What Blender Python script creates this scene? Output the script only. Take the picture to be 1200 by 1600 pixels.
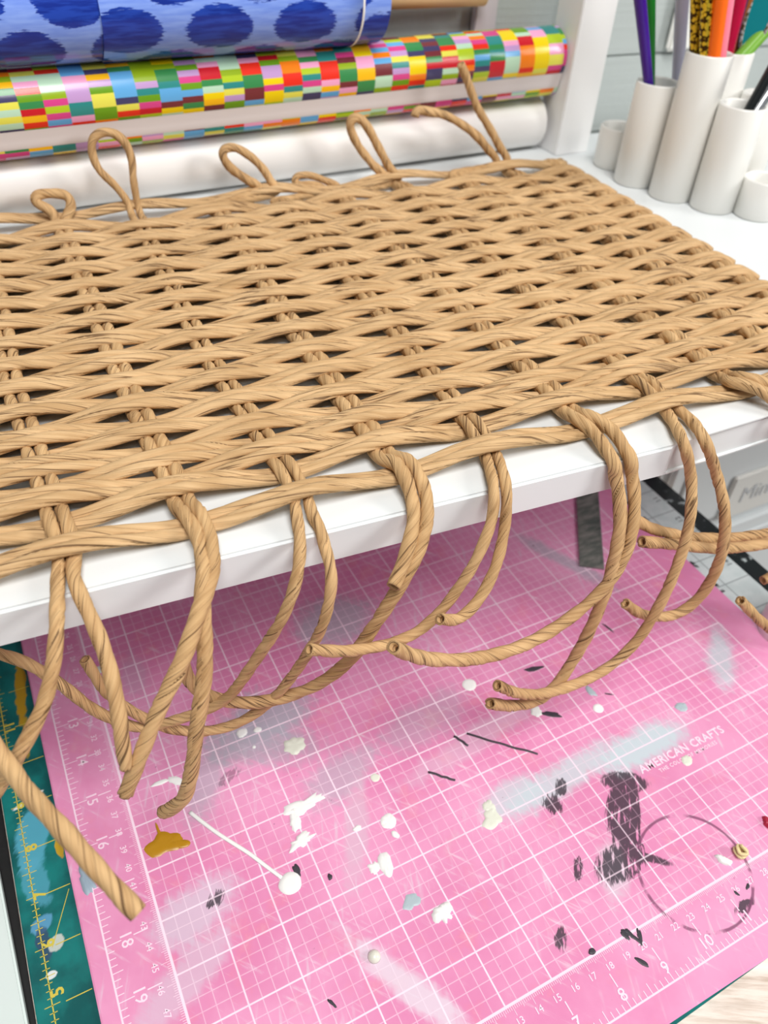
import bpy, bmesh, math, random
import numpy as np
from mathutils import Matrix, Vector, noise as mnoise

for _o in list(bpy.data.objects):
    bpy.data.objects.remove(_o)
SC = bpy.context.scene
COL = SC.collection
S = 0.0254                       # everything below is measured in inches
random.seed(7)
RNG = np.random.default_rng(11)

# ------------------------------------------------------------------ camera
cam_d = bpy.data.cameras.new('camera')
cam = bpy.data.objects.new('camera', cam_d)
COL.objects.link(cam)
cam_d.sensor_fit = 'VERTICAL'
cam_d.sensor_height = 36.0
cam_d.lens = 36.0 * 1228.81 / 1600.0
cam_d.clip_start = 0.02
_R = Matrix(((0.89106495, -0.45142606, 0.04709306),
             (-0.27099524, -0.6123891, -0.74265818),
             (0.36409453, 0.64899468, -0.66801278)))
_m = Matrix((_R[0], -_R[1], -_R[2])).transposed().to_4x4()
_m.translation = Vector((1.43909321, -24.66083337, 15.54697776)) * S
cam.matrix_world = _m
cam_d.dof.use_dof = True
cam_d.dof.focus_distance = 14.0 * S
cam_d.dof.aperture_fstop = 9.5
SC.camera = cam

# ------------------------------------------------------------------ world, lights, exposure
world = bpy.data.worlds.new('room_light')
SC.world = world
world.use_nodes = True
_bg = world.node_tree.nodes['Background']
_bg.inputs['Color'].default_value = (0.93, 0.965, 1.0, 1)
_bg.inputs['Strength'].default_value = 0.15


def area(name, loc, target, size, power, color=(1, 1, 1)):
    d = bpy.data.lights.new(name, 'AREA')
    d.shape = 'RECTANGLE'
    d.size, d.size_y = size[0] * S, size[1] * S
    d.energy = power
    d.color = color
    o = bpy.data.objects.new(name, d)
    COL.objects.link(o)
    o.location = Vector(loc) * S
    o.rotation_euler = (Vector(target) - Vector(loc)).to_track_quat('-Z', 'Y').to_euler()
    return o


area('window_light', (84, -66, 50), (9, -13, 2), (28, 28), 33.0, (1.0, 0.985, 0.96))
area('ceiling_light', (3, -44, 70), (9, -15, 1), (32, 32), 33.0, (1.0, 0.98, 0.955))
SC.view_settings.view_transform = 'Standard'
SC.view_settings.look = 'None'
SC.view_settings.gamma = 1.0
SC.view_settings.use_curve_mapping = False
SC.view_settings.exposure = 0.0


# ------------------------------------------------------------------ helpers: objects
def link(name, me, mat=None, parent=None):
    o = bpy.data.objects.new(name, me)
    COL.objects.link(o)
    if mat is not None:
        me.materials.append(mat)
    if parent is not None:
        o.parent = parent
    return o


def thing(name, label, cat, loc=(0, 0, 0), group=None):
    o = bpy.data.objects.new(name, None)
    COL.objects.link(o)
    o.empty_display_size = 0.02
    o['label'] = label
    o['category'] = cat
    if group:
        o['group'] = group
    o.location = Vector(loc) * S
    return o


def tag(o, label, cat, group=None):
    o['label'] = label
    o['category'] = cat
    if group:
        o['group'] = group
    return o


def mesh(name, verts, faces, mat=None, parent=None, smooth=True, uv=None):
    me = bpy.data.meshes.new(name)
    v = np.asarray(verts, float)
    if parent is not None:
        v = v - np.array(parent.location[:]) / S
    me.from_pydata((v * S).tolist(), [], [list(f) for f in faces])
    if uv is not None:
        l = me.uv_layers.new(name='UVMap')
        l.data.foreach_set('uv', np.asarray(uv, np.float32).ravel())
    if smooth:
        me.polygons.foreach_set('use_smooth', [True] * len(me.polygons))
    me.update()
    return link(name, me, mat, parent)


def box(name, lo, hi, mat, parent=None, bevel=0.05, yaw=0.0, pivot=None):
    bm = bmesh.new()
    bmesh.ops.create_cube(bm, size=1)
    for v in bm.verts:
        v.co = Vector([lo[i] + (v.co[i] + .5) * (hi[i] - lo[i]) for i in range(3)])
    if bevel:
        bmesh.ops.bevel(bm, geom=bm.edges[:], offset=bevel, segments=2, affect='EDGES')
    bm.verts.index_update()
    vs = [v.co.copy() for v in bm.verts]
    fs = [[v.index for v in f.verts] for f in bm.faces]
    bm.free()
    if yaw:
        p = Vector(pivot if pivot else ((lo[0] + hi[0]) / 2, (lo[1] + hi[1]) / 2, 0))
        M = Matrix.Translation(p) @ Matrix.Rotation(yaw, 4, 'Z') @ Matrix.Translation(-p)
        vs = [M @ v for v in vs]
    return mesh(name, [tuple(v) for v in vs], fs, mat, parent, smooth=False)


def prism(name, poly, z0, z1, mat, parent, bevel=.05):
    bm = bmesh.new()
    lo = [bm.verts.new((x, y, z0)) for x, y in poly]
    hi = [bm.verts.new((x, y, z1)) for x, y in poly]
    n = len(poly)
    bm.faces.new(lo[::-1]); bm.faces.new(hi)
    for i in range(n):
        bm.faces.new([lo[i], lo[(i + 1) % n], hi[(i + 1) % n], hi[i]])
    if bevel:
        bmesh.ops.bevel(bm, geom=bm.edges[:], offset=bevel, segments=3, affect='EDGES')
    bm.verts.index_update()
    V = [tuple(v.co) for v in bm.verts]
    F = [[v.index for v in f.verts] for f in bm.faces]
    bm.free()
    return mesh(name, V, F, mat, parent, smooth=False)


def catmull(pts, step):
    P = np.asarray(pts, float)
    P = np.vstack([2 * P[0] - P[1], P, 2 * P[-1] - P[-2]])
    out = []
    for i in range(1, len(P) - 2):
        p0, p1, p2, p3 = P[i - 1:i + 3]
        n = max(2, int(np.linalg.norm(p2 - p1) / step * 2))
        t = np.linspace(0, 1, n, endpoint=False)[:, None]
        out.append(.5 * (2 * p1 + (p2 - p0) * t + (2 * p0 - 5 * p1 + 4 * p2 - p3) * t ** 2 + (3 * p1 - p0 - 3 * p2 + p3) * t ** 3))
    out.append(P[-2:-1])
    Q = np.vstack(out)
    d = np.r_[0, np.cumsum(np.linalg.norm(np.diff(Q, axis=0), axis=1))]
    n = max(3, int(d[-1] / step) + 1)
    s = np.linspace(0, d[-1], n)
    return np.stack([np.interp(s, d, Q[:, k]) for k in range(3)], 1), s


def rope(path, s, rad, n, twist, flat=(1, 1), grooves=4, depth=.14, seed=0, hollow=True, up=None):
    """a twisted paper cord swept along path: returns verts, faces, loop uvs"""
    rng = np.random.default_rng(seed)
    N = len(path)
    T = np.gradient(path, axis=0)
    T /= np.linalg.norm(T, axis=1)[:, None]
    if up is None:
        a = np.array([0, 0, 1.0]) if abs(T[0][2]) < .9 else np.array([1.0, 0, 0])
        X = np.cross(T[0], a)
        X /= np.linalg.norm(X)
        Xs = [X]
        for i in range(1, N):
            X = X - T[i] * (X @ T[i])
            X /= np.linalg.norm(X)
            Xs.append(X)
        Xs = np.array(Xs)
    else:
        Xs = np.cross(T, np.array(up, float))
        Xs /= np.linalg.norm(Xs, axis=1)[:, None]
    Ys = np.cross(T, Xs)
    th = np.linspace(0, 2 * np.pi, n, endpoint=False)
    ph0 = rng.uniform(0, 6.28)
    wob = np.interp(s, np.linspace(0, s[-1], max(4, int(s[-1] / .7))), rng.normal(0, .35, max(4, int(s[-1] / .7))))
    tw = twist * s + wob
    phi = th[None, :] - tw[:, None] - ph0
    r = np.ones((N, n))
    for g in range(grooves):
        c = 2 * np.pi * g / grooves + rng.uniform(-.45, .45)
        w = rng.uniform(.07, .16)
        dd = np.interp(s, np.linspace(0, s[-1], max(4, int(s[-1] / .9))), np.clip(rng.normal(1, .55, max(4, int(s[-1] / .9))), 0.1, 1.9))
        a = (phi - c + np.pi) % (2 * np.pi) - np.pi
        r -= depth * dd[:, None] * np.exp(-(a / w) ** 2)
    r += .05 * np.sin(2 * phi + 1.3)
    rv = np.interp(s, np.linspace(0, s[-1], max(4, int(s[-1] / .6))), rng.normal(1, .04, max(4, int(s[-1] / .6))))
    rr = rad * r * rv[:, None]
    V = path[:, None, :] + rr[:, :, None] * (flat[0] * np.cos(th)[None, :, None] * Xs[:, None, :] + flat[1] * np.sin(th)[None, :, None] * Ys[:, None, :])
    V = V.reshape(-1, 3)
    i = np.arange(N - 1)[:, None] * n
    j = np.arange(n)[None, :]
    j2 = (j + 1) % n
    F = np.stack([i + j, i + j2, i + n + j2, i + n + j], -1).reshape(-1, 4)
    U = (phi + 3000 * np.pi) / (2 * np.pi)
    U2 = np.concatenate([U, U[:, :1] + 1], 1)
    ua, ub, uc, ud = U2[:-1, :-1], U2[:-1, 1:], U2[1:, 1:], U2[1:, :-1]
    sv = s[:, None] + seed * 3.7 % 97
    va, vc = np.broadcast_to(sv[:-1], ua.shape), np.broadcast_to(sv[1:], ua.shape)
    uv = np.stack([np.stack([ua, va], -1), np.stack([ub, va], -1), np.stack([uc, vc], -1), np.stack([ud, vc], -1)], 2).reshape(-1, 2)
    V = V.tolist()
    F = F.tolist()
    uv = uv.tolist()
    for end in (0, N - 1):                                   # rolled-up hollow ends
        base = end * n
        t = T[end] * (1 if end == 0 else -1)
        k = len(V)
        for q in range(n):
            p = np.array(V[base + q])
            V.append((path[end] + (p - path[end]) * .62).tolist())
        for q in range(n):
            p = np.array(V[base + q])
            V.append((path[end] + (p - path[end]) * .34 + t * rad * (2.4 if hollow else .1)).tolist())
        for q in range(n):
            q2 = (q + 1) % n
            f1 = [base + q, k + q, k + q2, base + q2]
            f2 = [k + q, k + n + q, k + n + q2, k + q2]
            if end:
                f1.reverse(); f2.reverse()
            F += [f1, f2]
            uv += [[0.1, 0], [0.2, 0.05], [0.2, 0.1], [0.1, 0.1]] * 2
        F.append([k + n + q for q in range(n)] if end else [k + n + q for q in range(n)][::-1])
        uv += [[.1, .1]] * n
    return V, F, uv


def lathe(name, prof, mat, parent=None, center=(0, 0, 0), n=40, axis=None, uv=False, smooth=True):
    """prof: (radius, height) pairs"""
    ax = Vector(axis if axis else (0, 0, 1)).normalized()
    x = ax.orthogonal().normalized()
    y = ax.cross(x)
    c = Vector(center)
    V, F, UV = [], [], []
    for r, h in prof:
        for k in range(n):
            a = 2 * math.pi * k / n
            V.append(tuple(c + ax * h + x * (r * math.cos(a)) + y * (r * math.sin(a))))
    for i in range(len(prof) - 1):
        for k in range(n):
            k2 = (k + 1) % n
            F.append([i * n + k, i * n + k2, (i + 1) * n + k2, (i + 1) * n + k])
            R = prof[0][0] if uv is True else max(prof[i][0], .01)
            R = uv if isinstance(uv, float) else R
            a, b = 2 * math.pi * k / n * R, 2 * math.pi * (k + 1) / n * R
            UV += [(prof[i][1], a), (prof[i][1], b), (prof[i + 1][1], b), (prof[i + 1][1], a)]
    o = mesh(name, V, F, mat, parent, smooth, UV)
    return o


def autosmooth(o, ang=35):
    me = o.data
    bm = bmesh.new()
    bm.from_mesh(me)
    for e in bm.edges:
        if len(e.link_faces) == 2 and e.calc_face_angle(0) > math.radians(ang):
            e.smooth = False
    bm.to_mesh(me)
    bm.free()
    return o


# ------------------------------------------------------------------ helpers: materials
class Nd:
    """tiny expression builder over shader math nodes"""
    def __init__(s, nt, sock):
        s.nt, s.k = nt, sock

    def _op(s, op, *b, clamp=False):
        n = s.nt.nodes.new('ShaderNodeMath')
        n.operation = op
        n.use_clamp = clamp
        for i, x in enumerate((s,) + b):
            if isinstance(x, Nd):
                s.nt.links.new(x.k, n.inputs[i])
            else:
                n.inputs[i].default_value = x
        return Nd(s.nt, n.outputs[0])

    def __add__(s, b): return s._op('ADD', b)
    def __sub__(s, b): return s._op('SUBTRACT', b)
    def __mul__(s, b): return s._op('MULTIPLY', b)
    def __truediv__(s, b): return s._op('DIVIDE', b)
    def abs(s): return s._op('ABSOLUTE')
    def fract(s): return s._op('FRACT')
    def floor(s): return s._op('FLOOR')
    def max(s, b): return s._op('MAXIMUM', b)
    def min(s, b): return s._op('MINIMUM', b)
    def sqrt(s): return s._op('SQRT')
    def gt(s, b): return s._op('GREATER_THAN', b)
    def lt(s, b): return s._op('LESS_THAN', b)
    def inv(s): return (s * -1.0) + 1.0

    def ramp(s, a, b):
        """0 at a, 1 at b, smooth"""
        n = s.nt.nodes.new('ShaderNodeMapRange')
        n.interpolation_type = 'SMOOTHSTEP'
        s.nt.links.new(s.k, n.inputs[0])
        lo, hi = (a, b) if a < b else (b, a)
        n.inputs[1].default_value = lo
        n.inputs[2].default_value = hi
        n.inputs[3].default_value = 0 if a < b else 1
        n.inputs[4].default_value = 1 if a < b else 0
        return Nd(s.nt, n.outputs[0])


class Mat:
    def __init__(m, name, color=(.8, .8, .8), rough=.5, **kw):
        m.mat = bpy.data.materials.new(name)
        m.mat.use_nodes = True
        m.nt = m.mat.node_tree
        m.b = m.nt.nodes['Principled BSDF']
        m.b.inputs['Base Color'].default_value = (*color, 1)
        m.b.inputs['Roughness'].default_value = rough
        for k, v in kw.items():
            m.b.inputs[k.replace('_', ' ')].default_value = v
        m.col = None

    def coord(m, which='Object'):
        n = m.nt.nodes.new('ShaderNodeTexCoord')
        return n.outputs[which]

    def scaled(m, sock, sc, loc=(0, 0, 0), rot=(0, 0, 0)):
        if any(rot):
            q = m.nt.nodes.new('ShaderNodeMapping')
            q.inputs['Rotation'].default_value = rot
            m.nt.links.new(sock, q.inputs[0])
            sock = q.outputs[0]
        n = m.nt.nodes.new('ShaderNodeMapping')
        n.inputs['Scale'].default_value = sc
        n.inputs['Location'].default_value = loc
        m.nt.links.new(sock, n.inputs[0])
        return n.outputs[0]

    def xyz(m, sock):
        n = m.nt.nodes.new('ShaderNodeSeparateXYZ')
        m.nt.links.new(sock, n.inputs[0])
        return [Nd(m.nt, o) for o in n.outputs]

    def comb(m, x, y, z=None):
        n = m.nt.nodes.new('ShaderNodeCombineXYZ')
        for i, q in enumerate((x, y, z)):
            if isinstance(q, Nd):
                m.nt.links.new(q.k, n.inputs[i])
            elif q is not None:
                n.inputs[i].default_value = q
        return n.outputs[0]

    def noise(m, sock, scale=1, detail=4, rough=.55, dist=0):
        n = m.nt.nodes.new('ShaderNodeTexNoise')
        m.nt.links.new(sock, n.inputs['Vector'])
        n.inputs['Scale'].default_value = scale
        n.inputs['Detail'].default_value = detail
        n.inputs['Roughness'].default_value = rough
        n.inputs['Distortion'].default_value = dist
        return Nd(m.nt, n.outputs['Fac'])

    def white(m, sock):
        n = m.nt.nodes.new('ShaderNodeTexWhiteNoise')
        n.noise_dimensions = '3D'
        m.nt.links.new(sock, n.inputs['Vector'])
        return Nd(m.nt, n.outputs['Value'])

    def colramp(m, fac, stops, const=False):
        n = m.nt.nodes.new('ShaderNodeValToRGB')
        n.color_ramp.interpolation = 'CONSTANT' if const else 'LINEAR'
        els = n.color_ramp.elements
        while len(els) < len(stops):
            els.new(.5)
        for e, (p, c) in zip(els, stops):
            e.position = p
            e.color = (*c, 1)
        m.nt.links.new(fac.k, n.inputs[0])
        return n.outputs[0]

    def mix(m, a, b, fac):
        n = m.nt.nodes.new('ShaderNodeMix')
        n.data_type = 'RGBA'
        for x, i in ((a, 6), (b, 7)):
            if isinstance(x, tuple):
                n.inputs[i].default_value = (*x, 1)
            else:
                m.nt.links.new(x, n.inputs[i])
        if isinstance(fac, Nd):
            m.nt.links.new(fac.k, n.inputs[0])
        else:
            n.inputs[0].default_value = fac
        return n.outputs[2]

    def setcol(m, sock):
        m.nt.links.new(sock, m.b.inputs['Base Color'])
        return m

    def bump(m, fac, strength=.3, dist=.001):
        n = m.nt.nodes.new('ShaderNodeBump')
        n.inputs['Strength'].default_value = strength
        n.inputs['Distance'].default_value = dist
        m.nt.links.new(fac.k, n.inputs['Height'])
        m.nt.links.new(n.outputs[0], m.b.inputs['Normal'])
        return m


def srgb(r, g, b):
    f = lambda c: (c / 255 / 12.92) if c <= 10 else ((c / 255 + .055) / 1.055) ** 2.4
    return (f(r), f(g), f(b))


def plain(name, rgb, rough=.5, **kw):
    return Mat(name, srgb(*rgb), rough, **kw).mat


# paper cord: fibres follow the twist
def cord_material(name, light, dark, crease):
    m = Mat(name, (1, 1, 1), .78)
    uv = m.coord('UV')
    fib = m.noise(m.scaled(uv, (9, .55, 1)), 1.0, 5, .6)
    fine = m.noise(m.scaled(uv, (34, 2.2, 1)), 1.0, 3, .6)
    patch = m.noise(m.scaled(m.coord('Object'), (30, 30, 30)), 1.0, 3)
    c = m.mix(srgb(*dark), srgb(*light), (fib * .6 + patch * .4).ramp(.32, .66))
    crk = m.noise(m.scaled(uv, (5, .13, 1), (3, 1, 0)), 1.0, 2, .5)
    c = m.mix(c, srgb(*crease), ((crk - .5).abs().ramp(.014, .004)) * .85)
    m.setcol(c)
    m.bump(fib * .6 + fine * .5, .55, .0012)
    return m.mat


CORD = cord_material('paper_cord', (217, 181, 134), (184, 146, 99), (98, 68, 38))
CORD2 = cord_material('paper_cord_twisted', (215, 177, 127), (176, 136, 89), (88, 58, 30))


def painted(name, rgb, grain=(3, 60, 60), strength=.12, rough=.42):
    m = Mat(name, srgb(*rgb), rough)
    o = m.coord('Object')
    g = m.noise(m.scaled(o, tuple(q / S / 12 for q in grain)), 1.0, 4)
    g2 = m.noise(m.scaled(o, (220, 220, 220)), 1.0, 3)
    m.bump(g * .7 + g2 * .3, strength, .001)
    return m.mat


WHITE_WOOD = painted('white_painted_wood', (229, 233, 234))
WHITE_TOP = painted('white_painted_top', (226, 232, 231))
WHITE_POST = painted('white_painted_post', (240, 240, 240), (40, 40, 3), .05)
WALL = painted('grey_white_shiplap', (176, 183, 181), (1.2, 40, 60), .8, .6)
PLASTIC = plain('white_plastic', (238, 237, 232), .28)
BLACKP = plain('black_rubber', (12, 14, 14), .5)


# ------------------------------------------------------------------ the table
m = Mat('bleached_wood', srgb(226, 210, 196), .45)
_o = m.coord('Object')
_g = m.noise(m.scaled(_o, (40, 400, 40), rot=(0, 0, .5)), 1.0, 5, .6, .4)
_g2 = m.noise(m.scaled(_o, (10, 60, 10), rot=(0, 0, .5)), 1.0, 4)
m.setcol(m.mix(m.mix(srgb(196, 176, 160), srgb(238, 224, 212), _g.ramp(.3, .68)), srgb(246, 240, 232), _g2.ramp(.45, .7)))
m.bump(_g, .15, .001)
WOOD_TABLE = m.mat
tbl = thing('work_table', 'pale bleached wooden table top under the cutting mats', 'table', (8, -10, -1.4))
box('table_top', (-16, -32, -1.36), (18.9, -.4, -0.16), WOOD_TABLE, tbl, .08)
for _lx in (-15, 17.8):
    for _ly in (-31, -1.6):
        box('leg', (_lx - .8, _ly - .8, -28.6), (_lx + .8, _ly + .8, -1.36), WHITE_WOOD, tbl, .05)
_fl = box('floor', (-60, -60, -29.6), (80, 40, -28.6), plain('grey_floor', (150, 145, 140), .6), None, 0)
_fl['kind'] = 'structure'

# ------------------------------------------------------------------ the pink mat
PINK_LO = (-0.33, -23.47)
m = Mat('pink_cutting_mat_print', (1, 1, 1), .38)
oc = m.coord('Object')
px, py, pz = m.xyz(m.scaled(oc, (1 / S, 1 / S, 1 / S)))
v, u = px, py * -1.0
n_big = m.noise(m.scaled(oc, (11, 11, 11)), 1.0, 5, .6)
n_mid = m.noise(m.scaled(oc, (45, 45, 45), (2, 5, 0)), 1.0, 5, .62)
n_fine = m.noise(m.scaled(oc, (240, 240, 240)), 1.0, 4, .6)
n_scr = m.noise(m.scaled(oc, (30, 300, 1), rot=(0, 0, .9)), 1.0, 3, .6)
n_scr2 = m.noise(m.scaled(oc, (300, 35, 1), rot=(0, 0, .35)), 1.0, 3, .6)
n_str = m.noise(m.scaled(oc, (70, 380, 1), rot=(0, 0, -.95)), 1.0, 3, .65)
base = m.mix(srgb(222, 134, 178), srgb(234, 160, 198), n_big.ramp(.35, .65))
base = m.mix(base, srgb(238, 136, 152), n_mid.ramp(.52, .75) * n_big.ramp(.6, .42) * .55)
base = m.mix(base, srgb(236, 214, 228), (n_scr.ramp(.56, .72) * n_mid.ramp(.42, .60)) * .65)
base = m.mix(base, srgb(226, 208, 222), (n_scr2.ramp(.56, .74) * n_big.ramp(.45, .58)) * .65)
base = m.mix(base, srgb(222, 200, 216), n_mid.ramp(.6, .78) * .45)


def ell(cx, cy, a, b, rot=0.0, jag=.5, soft=.35, nz=None):
    c, s_ = math.cos(rot), math.sin(rot)
    dx, dy = px - cx, py - cy
    ex_ = (dx * c + dy * s_) / a
    ey_ = (dy * c - dx * s_) / b
    d = (ex_ * ex_ + ey_ * ey_).sqrt() + ((nz or n_mid) - .5) * (jag * 2.4)
    return d.ramp(1.0 + soft, 1.0 - soft)


n_smear = n_mid * .45 + n_scr * .3 + n_scr2 * .25
GREY = srgb(176, 178, 190)
PALE = srgb(198, 214, 220)
for (cx, cy, a, b, rot, col, al) in [
        (11.7, -19.0, 1.25, .42, 0.05, PALE, .95), (9.6, -18.85, 1.6, .34, .1, PALE, .8), (8.3, -18.75, .8, .35, .1, PALE, .7),
        (4.2, -14.75, 1.15, .75, .2, GREY, .85), (3.9, -15.3, 1.3, .5, -.4, GREY, .6), (6.8, -12.7, 1.0, .8, .3, GREY, .75),
        (13.6, -13.4, 1.5, .25, -1.15, GREY, .7), (5.2, -16.75, 1.0, .45, .3, GREY, .55), (2.6, -15.6, .9, .4, 1.0, GREY, .6),
        (7.6, -16.3, 1.2, .5, .2, GREY, .4), (1.6, -18.1, .8, .5, .3, srgb(214, 196, 214), .8), (1.2, -19.1, 1.2, .35, .5, srgb(216, 190, 210), .7),
        (4.6, -20.9, .25, 1.4, .5, srgb(226, 214, 226), .8), (15.2, -17.9, .35, .9, -.7, PALE, .8), (9.3, -20.9, .6, .3, .9, srgb(214, 206, 216), .7),
        (5.0, -18.0, .25, 1.2, -.5, srgb(214, 190, 206), .6), (1.9, -12.2, .3, .6, 0, srgb(204, 160, 188), .6), (8.5, -17.2, 2.2, .3, .15, srgb(214, 200, 214), .4)]:
    base = m.mix(base, col, ell(cx, cy, a * .95, b * .95, rot, 1.25, .45, n_smear) * al)


def lines(co, per, w):
    d = ((co / per + .5).fract() - .5).abs() * per
    return d.ramp(w + .011, w - .003)


inb = v.gt(.985) * v.lt(16.02) * u.gt(.98) * u.lt(22.02)
logo = v.gt(11.02) * v.lt(13.98) * u.gt(19.02) * u.lt(19.98)
inb = inb * logo.inv()
worn = n_mid.ramp(.70, .45) * .55 + .45
minor = lines(v, .25, .004).max(lines(u, .25, .004)) * inb * worn * .50
major = lines(v, 1.0, .011).max(lines(u, 1.0, .011)) * inb * (worn * .5 + .5)
bord = ((v - 1.0).abs().ramp(.030, .018) * u.gt(.98) * u.lt(22.02)).max((u - 22.0).abs().ramp(.030, .018) * v.gt(.98) * v.lt(16.02))
outer = (v.abs().ramp(.022, .010) * u.lt(23.0)).max((u - 23.0).abs().ramp(.022, .010) * v.gt(0.0) * v.lt(16.6))
ink = minor.max(major).max(bord * .95).max(outer * .9)
base = m.mix(base, srgb(250, 226, 240), ink * (n_fine.ramp(.25, .4) * .25 + .75))
# dark paint prints, scuffed so the grid shows through
DARK = srgb(62, 56, 66)
foot = ell(10.75, -19.52, .50, .24, -.5, .45, .10, n_str)
foot = foot.max(ell(10.15, -20.10, .78, .30, .95, .5, .10, n_str)).max(ell(10.45, -20.15, .80, .16, .95, .5, .10, n_str))
foot = foot.max(ell(9.55, -20.85, .62, .34, .1, .75, .10, n_str)).max(ell(10.0, -20.95, .60, .09, -.75, .5, .2, n_str))
foot = foot.max(ell(9.02, -19.25, .22, .2, .9, 1.2, .1, n_str)).max(ell(9.4, -19.02, .22, .12, .9, .9, .1, n_str))
foot = foot.max(ell(7.55, -21.5, .2, .10, .9, 1.3, .1, n_str)).max(ell(8.65, -20.6, .25, .08, .9, 1.3, .1, n_str)).max(ell(11.15, -22.6, .24, .1, .1, .8, .1, n_str))
foot = foot.max(ell(3.05, -15.75, .25, .12, .3, 1.3, .1, n_str) * .5).max(ell(2.0, -18.05, .2, .12, .5, 1.3, .1, n_str))
base = m.mix(base, DARK, foot * (n_str.ramp(.34, .45) * .92) * (ink * -.6 + 1.0))
_dx, _dy = px - 10.75, py + 21.65
_c, _s = math.cos(.55), math.sin(.55)
_e1, _e2 = (_dx * _c + _dy * _s) / 1.18, (_dy * _c - _dx * _s) / 1.12
ring = ((_e1 * _e1 + _e2 * _e2).sqrt() - 1.0).abs()
ring = (ring + (n_mid - .5) * .05).ramp(.040, .014) * n_mid.ramp(.40, .5)
base = m.mix(base, srgb(126, 72, 104), ring * .85)
speck = n_fine.ramp(.69, .76) * n_big.ramp(.40, .58)
base = m.mix(base, srgb(110, 60, 90), speck * .8)
m.setcol(base)
m.bump(n_scr * .5 + n_fine * .5, .12, .0006)
PINK = m.mat
pink = thing('pink_cutting_mat', 'pink gridded cutting mat splattered with paint, under the weaving', 'cutting mat', (8, -11.5, -.08))


def slab(name, lo, hi, mat, parent, bevel=.03):
    """a mat whose mesh keeps world inches as object coordinates"""
    o = box(name, lo, hi, mat, None, bevel)
    o.parent = parent
    o.matrix_parent_inverse = Matrix.Translation(-Vector(parent.location))
    return o


slab('mat_sheet', (PINK_LO[0], PINK_LO[1], -.08), (16.92, -.9, 0.0), PINK, pink)

INK = plain('pale_pink_ink', (250, 220, 236), .5)
YINK = plain('yellow_ink', (206, 190, 74), .5)


def ticks(name, segs, mat, parent, z=.004):
    V, F = [], []
    for (x0, y0, x1, y1, w) in segs:
        d = np.array([x1 - x0, y1 - y0]); L = np.linalg.norm(d); nrm = np.array([-d[1], d[0]]) / L * w / 2
        k = len(V)
        for p in ((x0, y0), (x1, y1)):
            V += [(p[0] + nrm[0], p[1] + nrm[1], z), (p[0] - nrm[0], p[1] - nrm[1], z)]
        F.append([k + 1, k + 3, k + 2, k])
    return mesh(name, V, F, mat, parent, smooth=False)


seg = []
for k in range(8, 184):                                     # eighth inch ticks, both outer rulers
    t = k / 8
    ln = .28 if k % 8 == 0 else (.20 if k % 4 == 0 else .13)
    seg.append((0, -t, ln, -t, .016))
    if k % 8 == 0:
        seg.append((.50, -t, .76, -t, .022))
    if t < 16.4:
        seg.append((t, -23, t, -23 + ln, .016))
        if k % 8 == 0:
            seg.append((t, -22.62, t, -22.38, .022))
for k in range(0, 534):                                     # millimetre ticks along the grid border
    t = 1 + k * .03937
    ln = .19 if k % 10 == 0 else (.13 if k % 5 == 0 else .09)
    if t < 22:
        seg.append((1, -t, 1 - ln, -t, .009))
    if t < 16:
        seg.append((t, -22, t, -22 - ln, .009))
ticks('ruler_ticks', seg, INK, pink)['kind'] = 'stuff'


def text(name, s, size, loc, rotz, mat, parent, ext=.002, tracking=1.0, rot=None, weight=0.0):
    c = bpy.data.curves.new(name, 'FONT')
    c.body = s
    c.size = size * S
    c.align_x = 'CENTER'
    c.align_y = 'CENTER'
    c.extrude = ext * S
    c.offset = weight * S
    c.space_character = tracking
    c.resolution_u = 2
    tmp = bpy.data.objects.new(name, c)
    COL.objects.link(tmp)
    me = bpy.data.meshes.new_from_object(tmp.evaluated_get(bpy.context.evaluated_depsgraph_get()))
    bpy.data.objects.remove(tmp)
    o = link(name, me, mat, parent)
    o.location = (Vector(loc) * S) - (parent.location if parent else Vector())
    o.rotation_euler = rot if rot else (0, 0, rotz)
    return o


for k in range(2, 23):
    text('ruler_numeral', str(k), .30, (.36, -k - .02, .004), -math.pi / 2, INK, pink, weight=.002)
for k in range(2, 16):
    text('ruler_numeral', str(k), .30, (k, -22.76, .004), 0, INK, pink, weight=.002)
for k in range(2, 53):
    text('centimetre_numeral', str(k), .17, (.70, -1 - k * .3937, .004), -math.pi / 2, INK, pink, weight=.001)
for k in range(2, 38):
    text('centimetre_numeral', str(k), .17, (1 + k * .3937, -22.29, .004), 0, INK, pink, weight=.001)
text('printed_logo', 'AMERICAN CRAFTS', .27, (12.47, -19.45, .004), 0, INK, pink, tracking=1.06, weight=.006)
text('printed_logo', 'THE COLOR OF MEMORIES', .125, (12.47, -19.65, .004), 0, INK, pink, tracking=1.15, weight=.002)

# dried paint on the mat
PAINT_W = plain('dried_white_paint', (242, 244, 240), .35)
PAINT_C = plain('dried_cream_paint', (226, 230, 214), .4)
PAINT_G = plain('dried_grey_paint', (176, 192, 198), .4)
PAINT_K = plain('dried_charcoal_paint', (60, 56, 64), .45)
PAINT_M = plain('dried_mustard_paint', (186, 136, 22), .3)
PAINT_B = plain('dried_blue_grey_paint', (150, 168, 182), .5)
PAINT_R = plain('dried_red_paint', (176, 40, 66), .4)


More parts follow.
